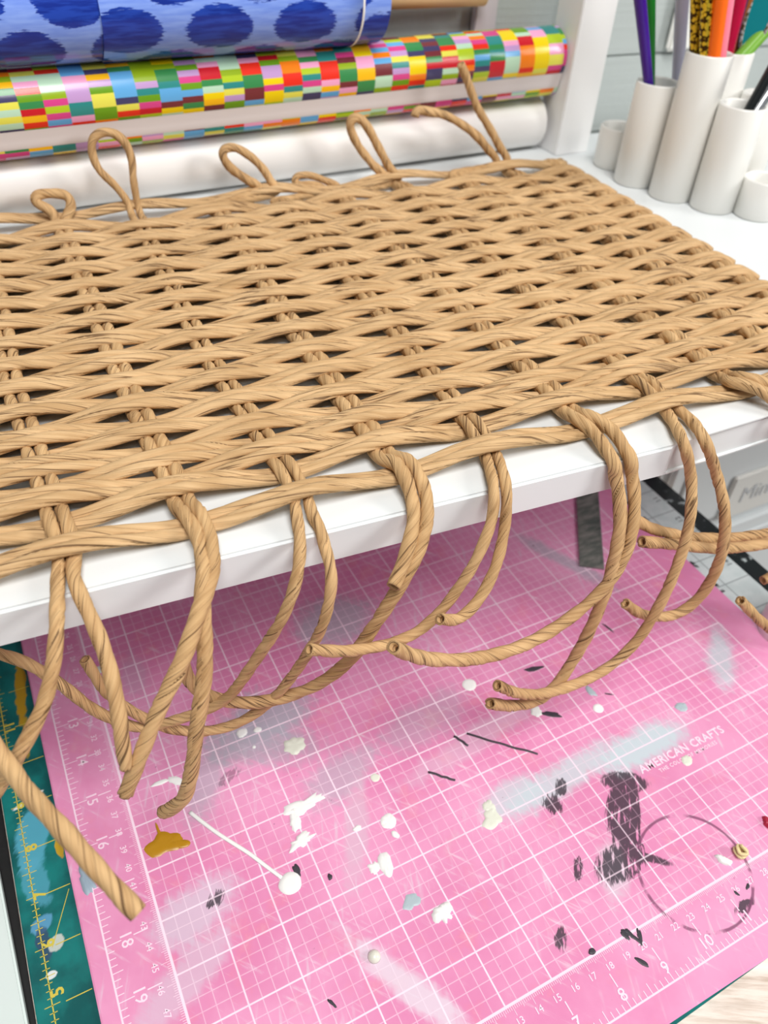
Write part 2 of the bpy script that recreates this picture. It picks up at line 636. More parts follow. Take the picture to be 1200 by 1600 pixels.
def blot(name, cx, cy, a, b, rot, mat, parent, jag=.06, n=26, h=.02, seed=0, spikes=0.0):
    rng = random.Random(seed + int(cx * 100) + int(cy * 37))
    rads = []
    ph = [rng.uniform(0, 6.28) for _ in range(5)]
    for k in range(n):
        t = 2 * math.pi * k / n
        r = 1 + jag * (math.sin(2 * t + ph[0]) + math.sin(3 * t + ph[1]) + .7 * math.sin(5 * t + ph[2])) + spikes * rng.uniform(-1, 1)
        rads.append(max(.25, r))
    V, F = [(cx, cy, h)], []
    c, s_ = math.cos(rot), math.sin(rot)
    for f, z in ((.5, h), (.86, h * .85), (1.0, .001)):
        for k in range(n):
            t = 2 * math.pi * k / n
            x, y = a * rads[k] * f * math.cos(t), b * rads[k] * f * math.sin(t)
            V.append((cx + x * c - y * s_, cy + x * s_ + y * c, z + (rng.uniform(-.3, .3) * h if f < 1 and spikes else 0)))
    for k in range(n):
        k2 = (k + 1) % n
        F.append([0, 1 + k, 1 + k2])
        for q in range(2):
            F.append([1 + q * n + k, 1 + (q + 1) * n + k, 1 + (q + 1) * n + k2, 1 + q * n + k2])
    return mesh(name, V, F, mat, parent)


for (cx, cy, a, b, rot, mt, jag, sp, h) in [
        (8.99, -15.90, .17, .17, 0, PAINT_W, .02, 0, .02), (11.41, -17.76, .13, .12, 0, PAINT_W, .02, 0, .02),
        (4.61, -15.64, .23, .21, 0, PAINT_C, .05, .13, .03), (5.69, -18.09, .16, .17, 0, PAINT_W, .04, .03, .02),
        (5.88, -17.10, .10, .10, 0, PAINT_C, .03, 0, .01), (3.67, -14.85, .13, .11, 0, PAINT_W, .05, .08, .02),
        (4.01, -14.92, .09, .07, 0, PAINT_W, .05, .05, .02), (3.79, -15.30, .04, .04, 0, PAINT_W, 0, 0, .02),
        (4.22, -17.02, .44, .15, .08, PAINT_W, .12, .22, .03), (3.98, -17.22, .12, .26, -.3, PAINT_W, .1, .15, .03), (3.92, -17.70, .26, .12, .15, PAINT_W, .12, .25, .03),
        (5.24, -18.85, .15, .24, -.15, PAINT_W, .06, .04, .03), (5.02, -18.82, .12, .12, .3, PAINT_W, .1, .2, .02),
        (3.41, -18.38, .225, .215, 0, PAINT_W, .025, 0, .035), (5.81, -20.13, .20, .18, 0, PAINT_W, .03, .3, .05),
        (5.69, -18.40, .06, .1, .5, PAINT_W, .05, 0, .02), (5.05, -17.95, .09, .06, .2, PAINT_W, .1, 0, .02),
        (12.37, -19.71, .13, .13, 0, PAINT_C, .05, .1, .02), (13.25, -18.58, .15, .13, 0, PAINT_G, .04, .08, .02),
        (10.02, -17.21, .15, .12, .2, PAINT_W, .08, .12, .02), (7.65, -18.97, .22, .20, .4, PAINT_C, .12, .08, .02),
        (7.75, -18.72, .14, .13, .4, PAINT_C, .1, .1, .02), (11.55, -17.3, .09, .16, .3, PAINT_G, .1, .1, .02),
        (-0.05, -16.62, .13, .33, .1, PAINT_B, .08, .16, .03), (1.20, -11.80, .12, .11, 0, PAINT_C, .03, 0, .015),
        (2.05, -15.37, .09, .22, .95, PAINT_W, .1, .15, .02), (1.72, -15.26, .20, .05, 0, PAINT_W, .08, 0, .02), (5.36, -19.7, .18, .14, .5, PAINT_G, .12, .1, .01),
        (10.69, -16.17, .24, .07, -.25, PAINT_K, .1, .1, .01), (10.30, -17.42, .25, .07, -.55, PAINT_K, .1, .12, .01),
        (8.81, -22.06, .05, .17, .35, PAINT_K, .15, .15, .01), (8.93, -22.13, .05, .14, -.4, PAINT_K, .15, .15, .01), (8.67, -22.49, .05, .13, .5, PAINT_K, .05, .05, .01), (8.70, -21.98, .05, .12, .1, PAINT_K, .1, .1, .01),
        (7.95, -21.94, .07, .06, 0, PAINT_K, .05, 0, .02), (11.44, -21.75, .07, .19, .6, PAINT_W, .1, .05, .06), (11.5, -22.35, .08, .03, .4, PAINT_K, .1, 0, .01), (11.2, -22.35, .03, .06, .2, PAINT_K, .1, 0, .01),
        (3.62, -18.2, .06, .14, .1, PAINT_K, .1, .05, .01), (4.15, -18.6, .05, .06, 0, PAINT_K, .1, .0, .02), (11.9, -17.55, .12, .02, -.6, PAINT_K, .1, 0, .01),
        (12.88, -21.59, .1, .14, 0, PAINT_R, .1, .1, .08), (3.3, -20.6, .03, .1, .4, PAINT_K, .1, .1, .01), (13.2, -15.9, .03, .2, .2, PAINT_K, .1, .1, .01)]:
    blot('paint_blot', cx, cy, a, b, rot, mt, pink, jag, 26, h, 3, sp)
_mb = blot('paint_blot', 1.45, -16.58, .33, .25, -.15, PAINT_M, pink, .12, 30, .02, 5, .06)
_mb['label'] = 'mustard yellow paint blot'
blot('paint_blot', 1.74, -16.72, .2, .09, -.5, PAINT_M, pink, .05, 20, .018, 9, .03)
blot('paint_blot', 1.42, -16.3, .03, .22, .05, PAINT_M, pink, .05, 20, .012, 9, .1)
for (p0, p1, w, mt) in [((8.24, -17.03), (9.40, -18.14), .028, PAINT_K), ((6.98, -17.48), (7.42, -17.88), .028, PAINT_K), ((7.95, -16.95), (8.1, -17.3), .03, PAINT_K), ((2.08, -16.14), (3.29, -18.2), .04, PAINT_W)]:
    q0, q1 = np.array(p0), np.array(p1)
    pts = [(*(q0 + (q1 - q0) * t + RNG.normal(0, .012, 2)), .006) for t in np.linspace(0, 1, 7)]
    P_, s_ = catmull(pts, .06)
    V_, F_, U_ = rope(P_, s_, w, 8, 0, (1, .35), 0, 0, 4, False, up=(0, 0, 1))
    mesh('paint_streak', V_, F_, mt, pink, uv=U_)
# loose bits lying on the mat
b_ = thing('paint_pearl', 'small glossy white half bead stuck on the pink mat near its front edge', 'bead', (4.29, -20.26, 0))
lathe('bead_dome', [(.001, .115), (.05, .108), (.09, .08), (.115, .04), (.12, 0.0), (.001, 0.0)], plain('pearl_white', (228, 228, 214), .15), b_, (4.29, -20.26, 0), 20)
rngc = random.Random(3)
c_ = thing('paint_shaving', 'crumpled cream shaving of dried paint beside a white flake on the pink mat', 'paint scrap', (11.83, -21.8, 0))
for k in range(3):
    pts = [(11.83 + .13 * math.cos(t * 1.9 + k * 2) * (1 - .1 * t), -21.8 + .12 * math.sin(t * 1.9 + k * 2), .05 + .02 * t + .03 * k) for t in range(6)]
    P_, s_ = catmull(pts, .04)
    V_, F_, U_ = rope(P_, s_, .045, 8, 3, (1, .7), 3, .2, 20 + k, False)
    mesh('curl', V_, F_, plain('cream_paint_scrap', (232, 214, 160), .5), c_, uv=U_)

# ------------------------------------------------------------------ green mat underneath
m = Mat('green_cutting_mat_print', (1, 1, 1), .3)
oc = m.coord('Object')
px, py, pz = m.xyz(m.scaled(oc, (1 / S, 1 / S, 1 / S)))
n1 = m.noise(m.scaled(oc, (40, 40, 40)), 1.0, 5)
n2 = m.noise(m.scaled(oc, (70, 200, 1), rot=(0, 0, -.7)), 1.0, 4, .6, .5)
n3 = m.noise(m.scaled(oc, (330, 330, 330)), 1.0, 3)
base = m.mix(srgb(4, 84, 84), srgb(16, 122, 118), n1.ramp(.35, .65))
def ell2(cx, cy, a, b, rot, jag=.5):
    c, s_ = math.cos(rot), math.sin(rot)
    dx, dy = px - cx, py - cy
    e1, e2 = (dx * c + dy * s_) / a, (dy * c - dx * s_) / b
    return ((e1 * e1 + e2 * e2).sqrt() + (n2 - .5) * (jag * 2.4)).ramp(1.15, .85)
for (cx, cy, a, b, rot, col, al) in [(-.85, -15.3, .3, .75, -.25, srgb(88, 172, 196), .8), (-.95, -16.2, .25, .5, .2, srgb(86, 166, 190), .65), (-1.0, -17.05, .2, .16, .5, srgb(96, 160, 200), .8),
                                     (-.98, -17.4, .12, .3, .1, srgb(52, 70, 104), .8), (-.78, -17.5, .13, .14, 0, srgb(196, 204, 196), .9), (-.55, -11.6, .12, .9, -.12, srgb(190, 150, 20), .95),
                                     (-.42, -15.75, .07, .22, .1, srgb(200, 160, 24), .9), (-.85, -14.45, .35, .05, .3, srgb(226, 232, 232), .9), (-.95, -18.0, .09, .07, 0, srgb(226, 232, 232), .9), (-.62, -12.9, .08, .5, -.1, srgb(180, 150, 30), .8)]:
    base = m.mix(base, col, ell2(cx, cy, a, b, rot) * al)
base = m.mix(base, srgb(226, 232, 228), n3.ramp(.755, .80) * n1.ramp(.4, .6))
m.setcol(base)
m.bump(n2, .1, .0006)
green = thing('green_cutting_mat', 'teal green cutting mat with yellow numerals showing beside the pink mat', 'cutting mat', (8, -11.5, -.16))
o_ = prism('mat_sheet', [(-1.30, -23.78), (9.9, -23.49), (16.3, -23.32), (16.3, -1.0), (-1.30, -1.0)], -.16, -.082, m.mat, None, .02)
o_.parent = green
o_.matrix_parent_inverse = Matrix.Translation(-Vector(green.location))
seg = [(-1.02, -2, -1.02, -23.4, .02)]
for k in range(16, 188):
    t = k / 8
    w = .26 if k % 4 == 0 else .13
    seg.append((-1.02 - w * .5, -t + .0, -1.02 + w * .5, -t, .014))
for k in range(3, 23):
    seg.append((-.80, -k + .47, -.36, -k + .47, .018))
seg += [(-.86, -17.55, -.40, -16.62, .014)]
ticks('ruler_ticks', seg, YINK, green, -.078)['kind'] = 'stuff'
for n_, y_ in ((9, -14.5), (8, -15.5), (7, -16.5), (6, -17.45), (5, -18.32), (4, -19.3), (10, -13.5), (11, -12.5)):
    text('ruler_numeral', str(n_), .30, (-.90, y_, -.078), math.pi / 2, YINK, green, weight=.008)

# black mat, white board at far left; pale mat at right
bk = box('black_mat', (-4.5, -26, -.16), (-1.32, -2, -.12), BLACKP, None, .01)
tag(bk, 'black rubber underlay showing as a strip beside the green mat', 'mat')
wb = thing('white_board', 'glossy pale white board lying at the left edge of the table', 'board', (-5, -19, -.11))
box('board_panel', (-6.0, -27, -.118), (-1.47, -9.5, .10), plain('glossy_white_board', (214, 226, 222), .18), wb, .04, yaw=.035, pivot=(-1.47, -17, 0))

m = Mat('pale_cutting_mat_print', (1, 1, 1), .35)
oc = m.coord('Object')
px, py, pz = m.xyz(m.scaled(oc, (1 / S, 1 / S, 1 / S)))
n1 = m.noise(m.scaled(oc, (120, 120, 120)), 1.0, 4)
base = m.mix(srgb(206, 216, 216), srgb(196, 208, 208), n1.ramp(.4, .6))
gl = (((px / 1.0 + .22).fract() - .5).abs().ramp(.022, .012)).max(((py / 1.0 + .5).fract() - .5).abs().ramp(.022, .012))
base = m.mix(base, srgb(130, 140, 142), gl * .8)
base = m.mix(base, srgb(20, 28, 30), px.gt(18.18) * (n1.ramp(.70, .6)))
base = m.mix(base, srgb(26, 30, 30), ((px - 17.02).abs().ramp(.09, .05)) * ((py * 1.0 + .2).fract().lt(.34)) * n1.ramp(.5, .46))
m.setcol(base)
pale = thing('pale_cutting_mat', 'pale grey cutting mat with black border, beyond the pink mat', 'cutting mat', (18, -10, -.16))
slab('mat_sheet', (16.4, -17.3, -.16), (18.84, -1.0, -.083), m.mat, pale)
for n_, y_ in ((11, -12.4), (12, -13.4), (13, -14.4), (14, -15.4)):
    text('ruler_numeral', str(n_), .26, (18.0, y_, -.08), math.pi / 2, plain('grey_ink', (120, 128, 130), .5), pale, weight=.004)

# steel rule
st = Mat('worn_steel', srgb(120, 126, 124), .45, Metallic=.35)
_n = st.noise(st.scaled(st.coord('Object'), (60, 200, 60)), 1.0, 4)
st.setcol(st.mix(srgb(92, 104, 98), srgb(150, 152, 144), _n.ramp(.3, .7)))
rl = thing('steel_rule', 'dark worn steel rule poking out from under the white shelf', 'ruler', (14.3, -14.0, 0))
_p0, _dir = np.array([14.16, -14.0]), np.array([1.95, 2.72])
_dir = _dir / np.linalg.norm(_dir)
_nr = np.array([-_dir[1], _dir[0]])
V_ = []
for z_ in (.004, .05):
    for a_, b_ in ((0, -.34), (0, .34), (8, .34), (8, -.34)):
        q = _p0 + _dir * a_ + _nr * b_
        V_.append((q[0], q[1], z_))
mesh('rule_blade', V_, [[0, 1, 2, 3], [7, 6, 5, 4], [0, 4, 5, 1], [1, 5, 6, 2], [2, 6, 7, 3], [3, 7, 4, 0]], st.mat, rl, smooth=False)
seg = []
for k in range(0, 120):
    q = _p0 + _dir * (.1 + k * .0625)
    ln = .16 if k % 8 == 0 else .09
    e = q - _nr * .33
    seg.append((e[0], e[1], *(e + _nr * ln), .010))
ticks('rule_ticks', seg, plain('engraved_dark', (30, 34, 34), .5), rl, .0525)['kind'] = 'stuff'

# ------------------------------------------------------------------ back wall of shiplap boards
wall = bpy.data.objects.new('wall_back', None)
COL.objects.link(wall)
wall['kind'] = 'structure'
wall.location = (12 * S, 0.35 * S, 0)
wall.rotation_euler = (0, 0, math.radians(-2.2))
zz = -29.0
k = 0
while zz < 40:
    hh = 2.55
    b_ = box('plank', (-60, 0, zz), (60, .5, zz + hh - .03), WALL, None, .05)
    b_.parent = wall
    zz += hh
b_ = box('plank_backing', (-60, .4, -29), (60, .9, 40), WALL, None, 0)
b_.parent = wall
b_['kind'] = 'stuff'
sw = thing('outlet_plate', 'white plate fixed on the grey shiplap wall behind the pens', 'wall plate', (26.35, -.62, 10.8))
box('plate', (25.55, -.55, 9.35), (27.25, -.28, 12.6), PLASTIC, sw, .1)

# ------------------------------------------------------------------ the white shelf
shelf = thing('desk_shelf', 'white painted wooden desk shelf carrying the woven panel', 'shelf', (5, -8, -.16))
TH = math.radians(-3.0)


prism('top_board', [(-7, -15.35), (12.02, -16.79), (12.10, -16.70), (31, -16.98), (31, -.9), (-7, .3)], 6.12, 6.86, WHITE_WOOD, shelf)
box('side_panel', (-7.0, -15.4, -.16), (-6.3, .2, 6.12), WHITE_WOOD, shelf, .04)
box('back_panel', (-6.3, -.62, -.16), (18.6, -.32, 6.12), WHITE_WOOD, shelf, .02, yaw=-.015)
box('front_lip', (12.2, -16.4, 5.75), (30.5, -16.1, 6.13), WHITE_WOOD, shelf, .05)

# white chest of drawers standing beside the table
du = thing('drawer_unit', 'white chest of drawers with label plate beyond the pale mat at right', 'drawers', (26, -6, -28.6))
box('body', (18.98, -11.45, -28.6), (36, -1.6, 6.11), WHITE_WOOD, du, .08)
for z0_, z1_ in ((-27.5, -19.4), (-18.9, -10.8), (-10.3, -3.9), (-3.5, 2.25), (2.6, 5.9)):
    d_ = box('drawer', (19.35, -11.72, z0_), (35.6, -11.45, z1_), WHITE_WOOD, du, .1)
    box('drawer_panel', (19.95, -11.82, z0_ + .6), (35.0, -11.7, z1_ - .6), WHITE_WOOD, du, .06)
_pl = box('label_plate', (22.3, -11.98, -3.0), (25.4, -11.8, -1.0), PLASTIC, du, .06)
text('label_text', 'Mini', 1.0, (23.75, -12.0, -2.0), 0, plain('grey_label_ink', (206, 209, 212), .5), du, rot=(math.pi / 2, 0, 0))
bt = thing('glue_bottle', 'white glue bottle at the right edge in front of the pale mat', 'bottle', (17.35, -17.95, -.08))
autosmooth(lathe('bottle_body', [(.001, -.078), (.58, -.078), (.64, 0), (.66, .2), (.64, 1.5), (.58, 1.72), (.36, 1.9), (.32, 1.95), (.001, 1.95)], PLASTIC, bt, (17.35, -17.95, 0), 36))
autosmooth(lathe('cap', [(.38, 1.9), (.40, 1.93), (.38, 2.25), (.22, 2.4), (.12, 2.8), (.001, 2.82)], plain('pale_cap', (232, 226, 228), .3), bt, (17.35, -17.95, 0), 32))

# ------------------------------------------------------------------ wrapping paper rack and rolls
rack = thing('wrapping_paper_rack', 'white painted rack post beside the ends of the paper rolls', 'rack', (19.9, -1.5, 6.86))
box('post', (19.84, -2.3, 6.856), (21.2, -1.05, 16.5), WHITE_POST, rack, .03)
box('rear_post', (17.35, -.2, 6.86), (18.15, .08, 15), plain('mauve_grey_paint', (196, 190, 196), .5), rack, .03)
lathe('wooden_rail', [(.001, 0), (.3, 0), (.3, 4.2), (.001, 4.2)], plain('tan_wood', (206, 172, 128), .55), rack, (13.2, -.35, 11.32), 24, axis=(1, -.025, 0))

m = Mat('checkered_wrapping_paper', (1, 1, 1), .22)
uvx, uvy, _ = m.xyz(m.coord('UV'))
cu = (uvx / .57).floor()
hc = m.white(m.comb(cu, 3.0, 1.0))
vv = uvy + hc * 3.0
r2 = (vv / .31).floor()
split = m.white(m.comb(cu, r2, 9.0)).gt(.42)
r1 = (vv / .155).floor() * split
val = m.white(m.comb(cu, r2 + .37, r1))
PAL = [(246, 214, 10), (235, 50, 30), (150, 180, 26), (244, 168, 206), (250, 132, 20), (206, 30, 44), (180, 206, 40), (190, 224, 196), (60, 140, 80), (218, 70, 140),
       (120, 50, 56), (252, 190, 24), (100, 172, 226), (110, 160, 30), (196, 156, 208), (70, 66, 104), (50, 140, 136), (232, 226, 90)]
m.setcol(m.colramp(val, [(i / len(PAL), srgb(*c)) for i, c in enumerate(PAL)], True))
CHECK = m.mat

m = Mat('blue_ikat_wrapping_paper', (1, 1, 1), .2)
uvx, uvy, _ = m.xyz(m.coord('UV'))
nj = m.noise(m.scaled(m.coord('UV'), (3.0, 16.0, 1)), 1.0, 3, .6)
nb = m.noise(m.scaled(m.coord('UV'), (1.2, 9, 1)), 1.0, 3)


def lat(ox, oy):
    a = ((uvx / 2.3 + ox).fract() - .5) * 2.3
    b = ((uvy / 2.5 + oy).fract() - .5) * 2.5
    d = (a / .86) * (a / .86) + (b / .62) * (b / .62)
    return (d.sqrt() + (nj - .5) * .55).ramp(1.03, .97)


blob = lat(.34, .10).max(lat(.84, .60))
bcol = m.mix(srgb(36, 70, 176), srgb(22, 48, 146), nb.ramp(.4, .6))
m.setcol(m.mix(m.mix(srgb(116, 148, 234), srgb(140, 170, 244), nb.ramp(.3, .7)), bcol, blob))
IKAT = m.mat
PAPER_W = plain('white_wrapping_paper', (240, 238, 236), .35)
PAPER_B = plain('paper_back', (226, 218, 218), .6)


def roll(name, label, a, b, r, mat, inner=.5):
    a, b = Vector(a), Vector(b)
    L = (b - a).length
    t = thing(name, label, 'wrapping paper', tuple(a))
    n = 28
    prof = [(r, L * i / n) for i in range(n + 1)]
    lathe('printed_sheet', prof, mat, t, a, 64, b - a, uv=r)
    autosmooth(lathe('roll_end', [(r * .995, L), (r * .97, L + .01), (inner, L - .02), (inner - .02, L - .6), (.001, L - .62)], PAPER_B, t, a, 64, b - a))
    autosmooth(lathe('roll_end', [(r * .995, 0), (inner, .02), (.001, .6)][::-1], PAPER_B, t, a, 64, b - a))
    return t, a, (b - a).normalized(), L


roll('white_paper_roll', 'plain white paper roll lying at the back of the shelf', (-6, -1.62, 7.67), (19.6, -1.02, 7.67), .80, PAPER_W)
_t, _a, _ax, _L = roll('checkered_paper_roll', 'wrapping paper roll with multicoloured checks, between white and blue rolls', (-6, -2.06, 9.52), (19.78, -1.20, 9.73), .82, CHECK)
# loose tail of the checkered sheet, curled outwards so its white back shows
_x = _ax.cross(Vector((0, 0, 1))).normalized()
_z = _x.cross(_ax).normalized()


def tail(name, prof, mat):
    V, F, U = [], [], []
    for i, (rr, deg) in enumerate(prof):
        t = math.radians(deg)
        for q in (0, 1):
            V.append(tuple(_a + _ax * (_L * q) + (_x * math.cos(t) + _z * math.sin(t)) * rr))
    for k in range(len(prof) - 1):
        F.append([2 * k, 2 * k + 1, 2 * k + 3, 2 * k + 2])
        U += [(0, .1 * k), (_L, .1 * k), (_L, .1 * k + .1), (0, .1 * k + .1)]
    return mesh(name, V, F, mat, _t, uv=U)


tail('loose_sheet_back', [(.828, -28), (.85, -34), (.89, -40), (.94, -46), (1.0, -50), (1.04, -54)], PAPER_B)
tail('loose_sheet_edge', [(1.04, -54), (1.08, -57), (1.13, -60), (1.17, -64), (1.19, -72), (1.15, -78)], CHECK)
_t, _a, _ax, _L = roll('blue_paper_roll', 'thick roll of blue wrapping paper with dark blue ikat spots, topmost of the rolls', (-6, -2.0, 11.60), (12.95, -1.62, 11.60), 1.13, IKAT, .7)
lathe('outer_wrap', [(1.16, q) for q in np.linspace(11.3, 18.1, 12)] + [(1.175, 18.1), (1.175, 18.14), (1.12, 18.15)], IKAT, _t, _a, 64, _ax, uv=1.3)
lathe('sheet_edge', [(1.178, 18.09), (1.182, 18.12), (1.178, 18.15), (1.15, 18.16)], PAPER_W, _t, _a, 64, _ax)

# ------------------------------------------------------------------ pen holder and pens
ph = thing('pen_holder', 'white plastic pen holder of joined tubes in stepped heights', 'pen holder', (21.3, -6.5, 6.86))
TUBES = {'A': (21.17, -3.72, 1.25), 'B': (20.80, -5.25, 2.94), 'C': (21.05, -6.65, 3.98), 'D': (21.65, -7.83, 2.9), 'E': (22.53, -8.77, 1.08),
         'B2': (22.05, -4.9, 2.6), 'C2': (22.30, -6.25, 3.9), 'D2': (22.85, -7.5, 3.0)}
for k_, (x_, y_, h_) in TUBES.items():
    r_ = .66
    z_ = 6.86
    prof = [(.001, z_), (r_ - .05, z_), (r_, z_ + .05), (r_, z_ + h_ - .04), (r_ - .03, z_ + h_), (r_ - .06, z_ + h_), (r_ - .09, z_ + h_ - .04), (r_ - .09, z_ + .12), (.001, z_ + .12)]
    autosmooth(lathe('tube', prof, PLASTIC, ph, (x_, y_, 0), 44), 60)


def taper(a, b, r0, r1, n=10, bulge=0.0):
    return [(r0 + (r1 - r0) * t + bulge * math.sin(math.pi * t), t) for t in np.linspace(0, 1, n)]


def stick(name, label, cat, a, b, parts, group=None):
    """parts: (part name, t0, t1, r0, r1, material)"""
    a, b = Vector(a), Vector(b)
    L = (b - a).length
    t = thing(name, label, cat, tuple(a), group)
    for (pn, t0, t1, r0, r1, mt) in parts:
        prof = [(.001, t0 * L)] + [(r0 + (r1 - r0) * q, (t0 + (t1 - t0) * q) * L) for q in np.linspace(0, 1, 8)] + [(.001, t1 * L)]
        autosmooth(lathe(pn, prof, mt, t, a, 20, b - a), 50)
    return t


FERR = plain('metal_ferrule', (190, 192, 196), .25, Metallic=.9)


def glitter(name, c1, c2):
    g = Mat(name, (1, 1, 1), .25, Metallic=.6)
    v_ = g.nt.nodes.new('ShaderNodeTexVoronoi')
    v_.inputs['Scale'].default_value = 420
    g.nt.links.new(g.coord('Object'), v_.inputs['Vector'])
    g.setcol(g.colramp(Nd(g.nt, v_.outputs['Distance']), [(0.0, srgb(*c1)), (.45, srgb(*c1)), (.62, srgb(*c2)), (1, srgb(*c2))]))
    return g.mat


GLIT = glitter('gold_sequins', (236, 206, 60), (70, 48, 8))
TEALG = plain('teal_plastic', (10, 130, 138), .2)
def pc(n, rgb, r=.25):
    return plain(n, rgb, r)


stick('paintbrush', 'purple brush handle in the second tube from the left', 'brush', (21.23, -5.31, 7.98), (18.54, -5.03, 13.88), [('handle', 0, 1, .12, .20, pc('purple_lacquer', (66, 22, 150)))])
stick('paintbrush', 'green brush handle behind the purple one', 'brush', (21.05, -4.98, 9.0), (19.5, -4.64, 13.86), [('handle', 0, 1, .08, .19, pc('green_lacquer', (22, 130, 40)))])
stick('paintbrush', 'lavender grey brush handle in a back tube left of the gold ones', 'brush', (22.48, -4.84, 7.96), (20.91, -4.58, 13.87), [('handle', 0, 1, .16, .22, pc('lavender_lacquer', (172, 172, 192)))])
stick('glitter_pen', 'gold sequined pen nearest the left rim of the tallest tube', 'pen', (21.48, -6.68, 8.07), (19.67, -6.18, 14.15), [('barrel', 0, .96, .15, .16, GLIT), ('cap', .96, 1, .14, .1, FERR)], 'gold sequined pens')
stick('glitter_pen', 'gold sequined pen beside the orange handle', 'pen', (21.31, -7.01, 8.64), (19.64, -6.57, 14.22), [('barrel', 0, .96, .15, .16, GLIT), ('cap', .96, 1, .14, .1, FERR)], 'gold sequined pens')
stick('marker', 'orange marker standing in the tallest white tube', 'marker', (20.93, -7.07, 10.15), (20.2, -6.75, 14.29), [('barrel', 0, .9, .18, .23, pc('orange_plastic', (255, 112, 24))), ('cap', .9, 1, .23, .2, pc('orange_plastic_cap', (240, 96, 20)))])
stick('marker', 'light pink marker tucked behind the orange one', 'marker', (21.21, -7.0, 10.25), (20.49, -6.7, 14.28), [('barrel', 0, .9, .17, .21, pc('pink_plastic', (255, 138, 160))), ('cap', .9, 1, .21, .19, pc('pink_plastic_cap', (250, 120, 150)))])
stick('paintbrush', 'crimson brush handle leaning right behind the pink marker', 'brush', (21.95, -6.5, 9.9), (22.0, -6.13, 13.92), [('handle', 0, 1, .18, .2, pc('crimson_lacquer', (186, 12, 62)))])
stick('marker', 'dark navy marker leaning behind the pink marker', 'marker', (22.19, -6.38, 7.13), (22.5, -5.78, 14.12), [('barrel', 0, .9, .18, .2, pc('navy_plastic', (26, 26, 92))), ('cap', .9, 1, .21, .2, pc('navy_plastic_cap', (16, 16, 60)))])
stick('paintbrush', 'brown wooden brush handle right of the navy marker', 'brush', (22.67, -6.38, 7.12), (22.66, -5.77, 14.11), [('handle', 0, 1, .14, .22, pc('brown_wood', (150, 84, 30), .4))])
stick('marker', 'lime green and yellow marker leaning over the right rim', 'marker', (22.2, -6.6, 10.47), (24.95, -6.29, 12.77), [('barrel', 0, .55, .2, .2, pc('lime_plastic', (120, 176, 60))), ('cap', .55, 1, .23, .2, pc('yellow_plastic', (230, 214, 30)))])
stick('pen', 'black pen leaning right in the middle height front tube', 'pen', (21.42, -8.15, 9.4), (23.05, -7.91, 12.86), [('barrel', 0, .8, .14, .16, pc('black_plastic', (22, 26, 28))), ('clip_cap', .8, 1, .17, .15, pc('dark_grey_plastic', (60, 66, 68)))])
stick('pen', 'pink and silver pen beside the leaning black pen', 'pen', (21.62, -8.22, 9.44), (23.62, -7.87, 12.26), [('barrel', 0, .5, .15, .16, FERR), ('grip', .5, 1, .16, .15, pc('rose_plastic', (226, 90, 140)))])
# teal palette knife shape with a sparkling rim
tk = thing('craft_scraper', 'teal scraper blade with sparkling silver rim standing among the pens', 'tool', (22.14, -6.66, 7.3))
_a, _b = Vector((22.42, -6.55, 9.9)), Vector((23.62, -6.10, 14.54))
_u = (_b - _a).normalized()
_w = Vector((.74, -.67, 0)).cross(_u).normalized()
_w = (Vector((.70, -.72, 0)) - _u * Vector((.70, -.72, 0)).dot(_u)).normalized()
_nn = _u.cross(_w)
V_, F_ = [], []
OUT = []
for k in range(36):
    t = 2 * math.pi * k / 36
    OUT.append((.36 * math.cos(t), 1.9 + 1.55 * math.sin(t)))
for s_ in (-.05, .05):
    for (p_, q_) in OUT:
        V_.append(tuple(_a + _u * (q_ + .4) + _w * p_ + _nn * s_))
F_ = [list(range(36))[::-1], list(range(36, 72))] + [[k, (k + 1) % 36, 36 + (k + 1) % 36, 36 + k] for k in range(36)]
autosmooth(mesh('blade', V_, F_, TEALG, tk))
P_ = np.array([tuple(_a + _u * (q_ + .4) + _w * p_) for (p_, q_) in OUT + OUT[:1]])
s_ = np.r_[0, np.cumsum(np.linalg.norm(np.diff(P_, axis=0), axis=1))]
V_, F_, U_ = rope(P_, s_, .07, 8, 9, (1, 1), 3, .2, 77, False)
mesh('glitter_rim', V_, F_, glitter('silver_sequins', (226, 230, 226), (120, 110, 70)), tk, uv=U_)
lathe('handle', [(.001, -2.6), (.12, -2.6), (.14, .6), (.001, .62)], pc('teal_handle', (20, 100, 108)), tk, tuple(_a), 16, tuple(_u))


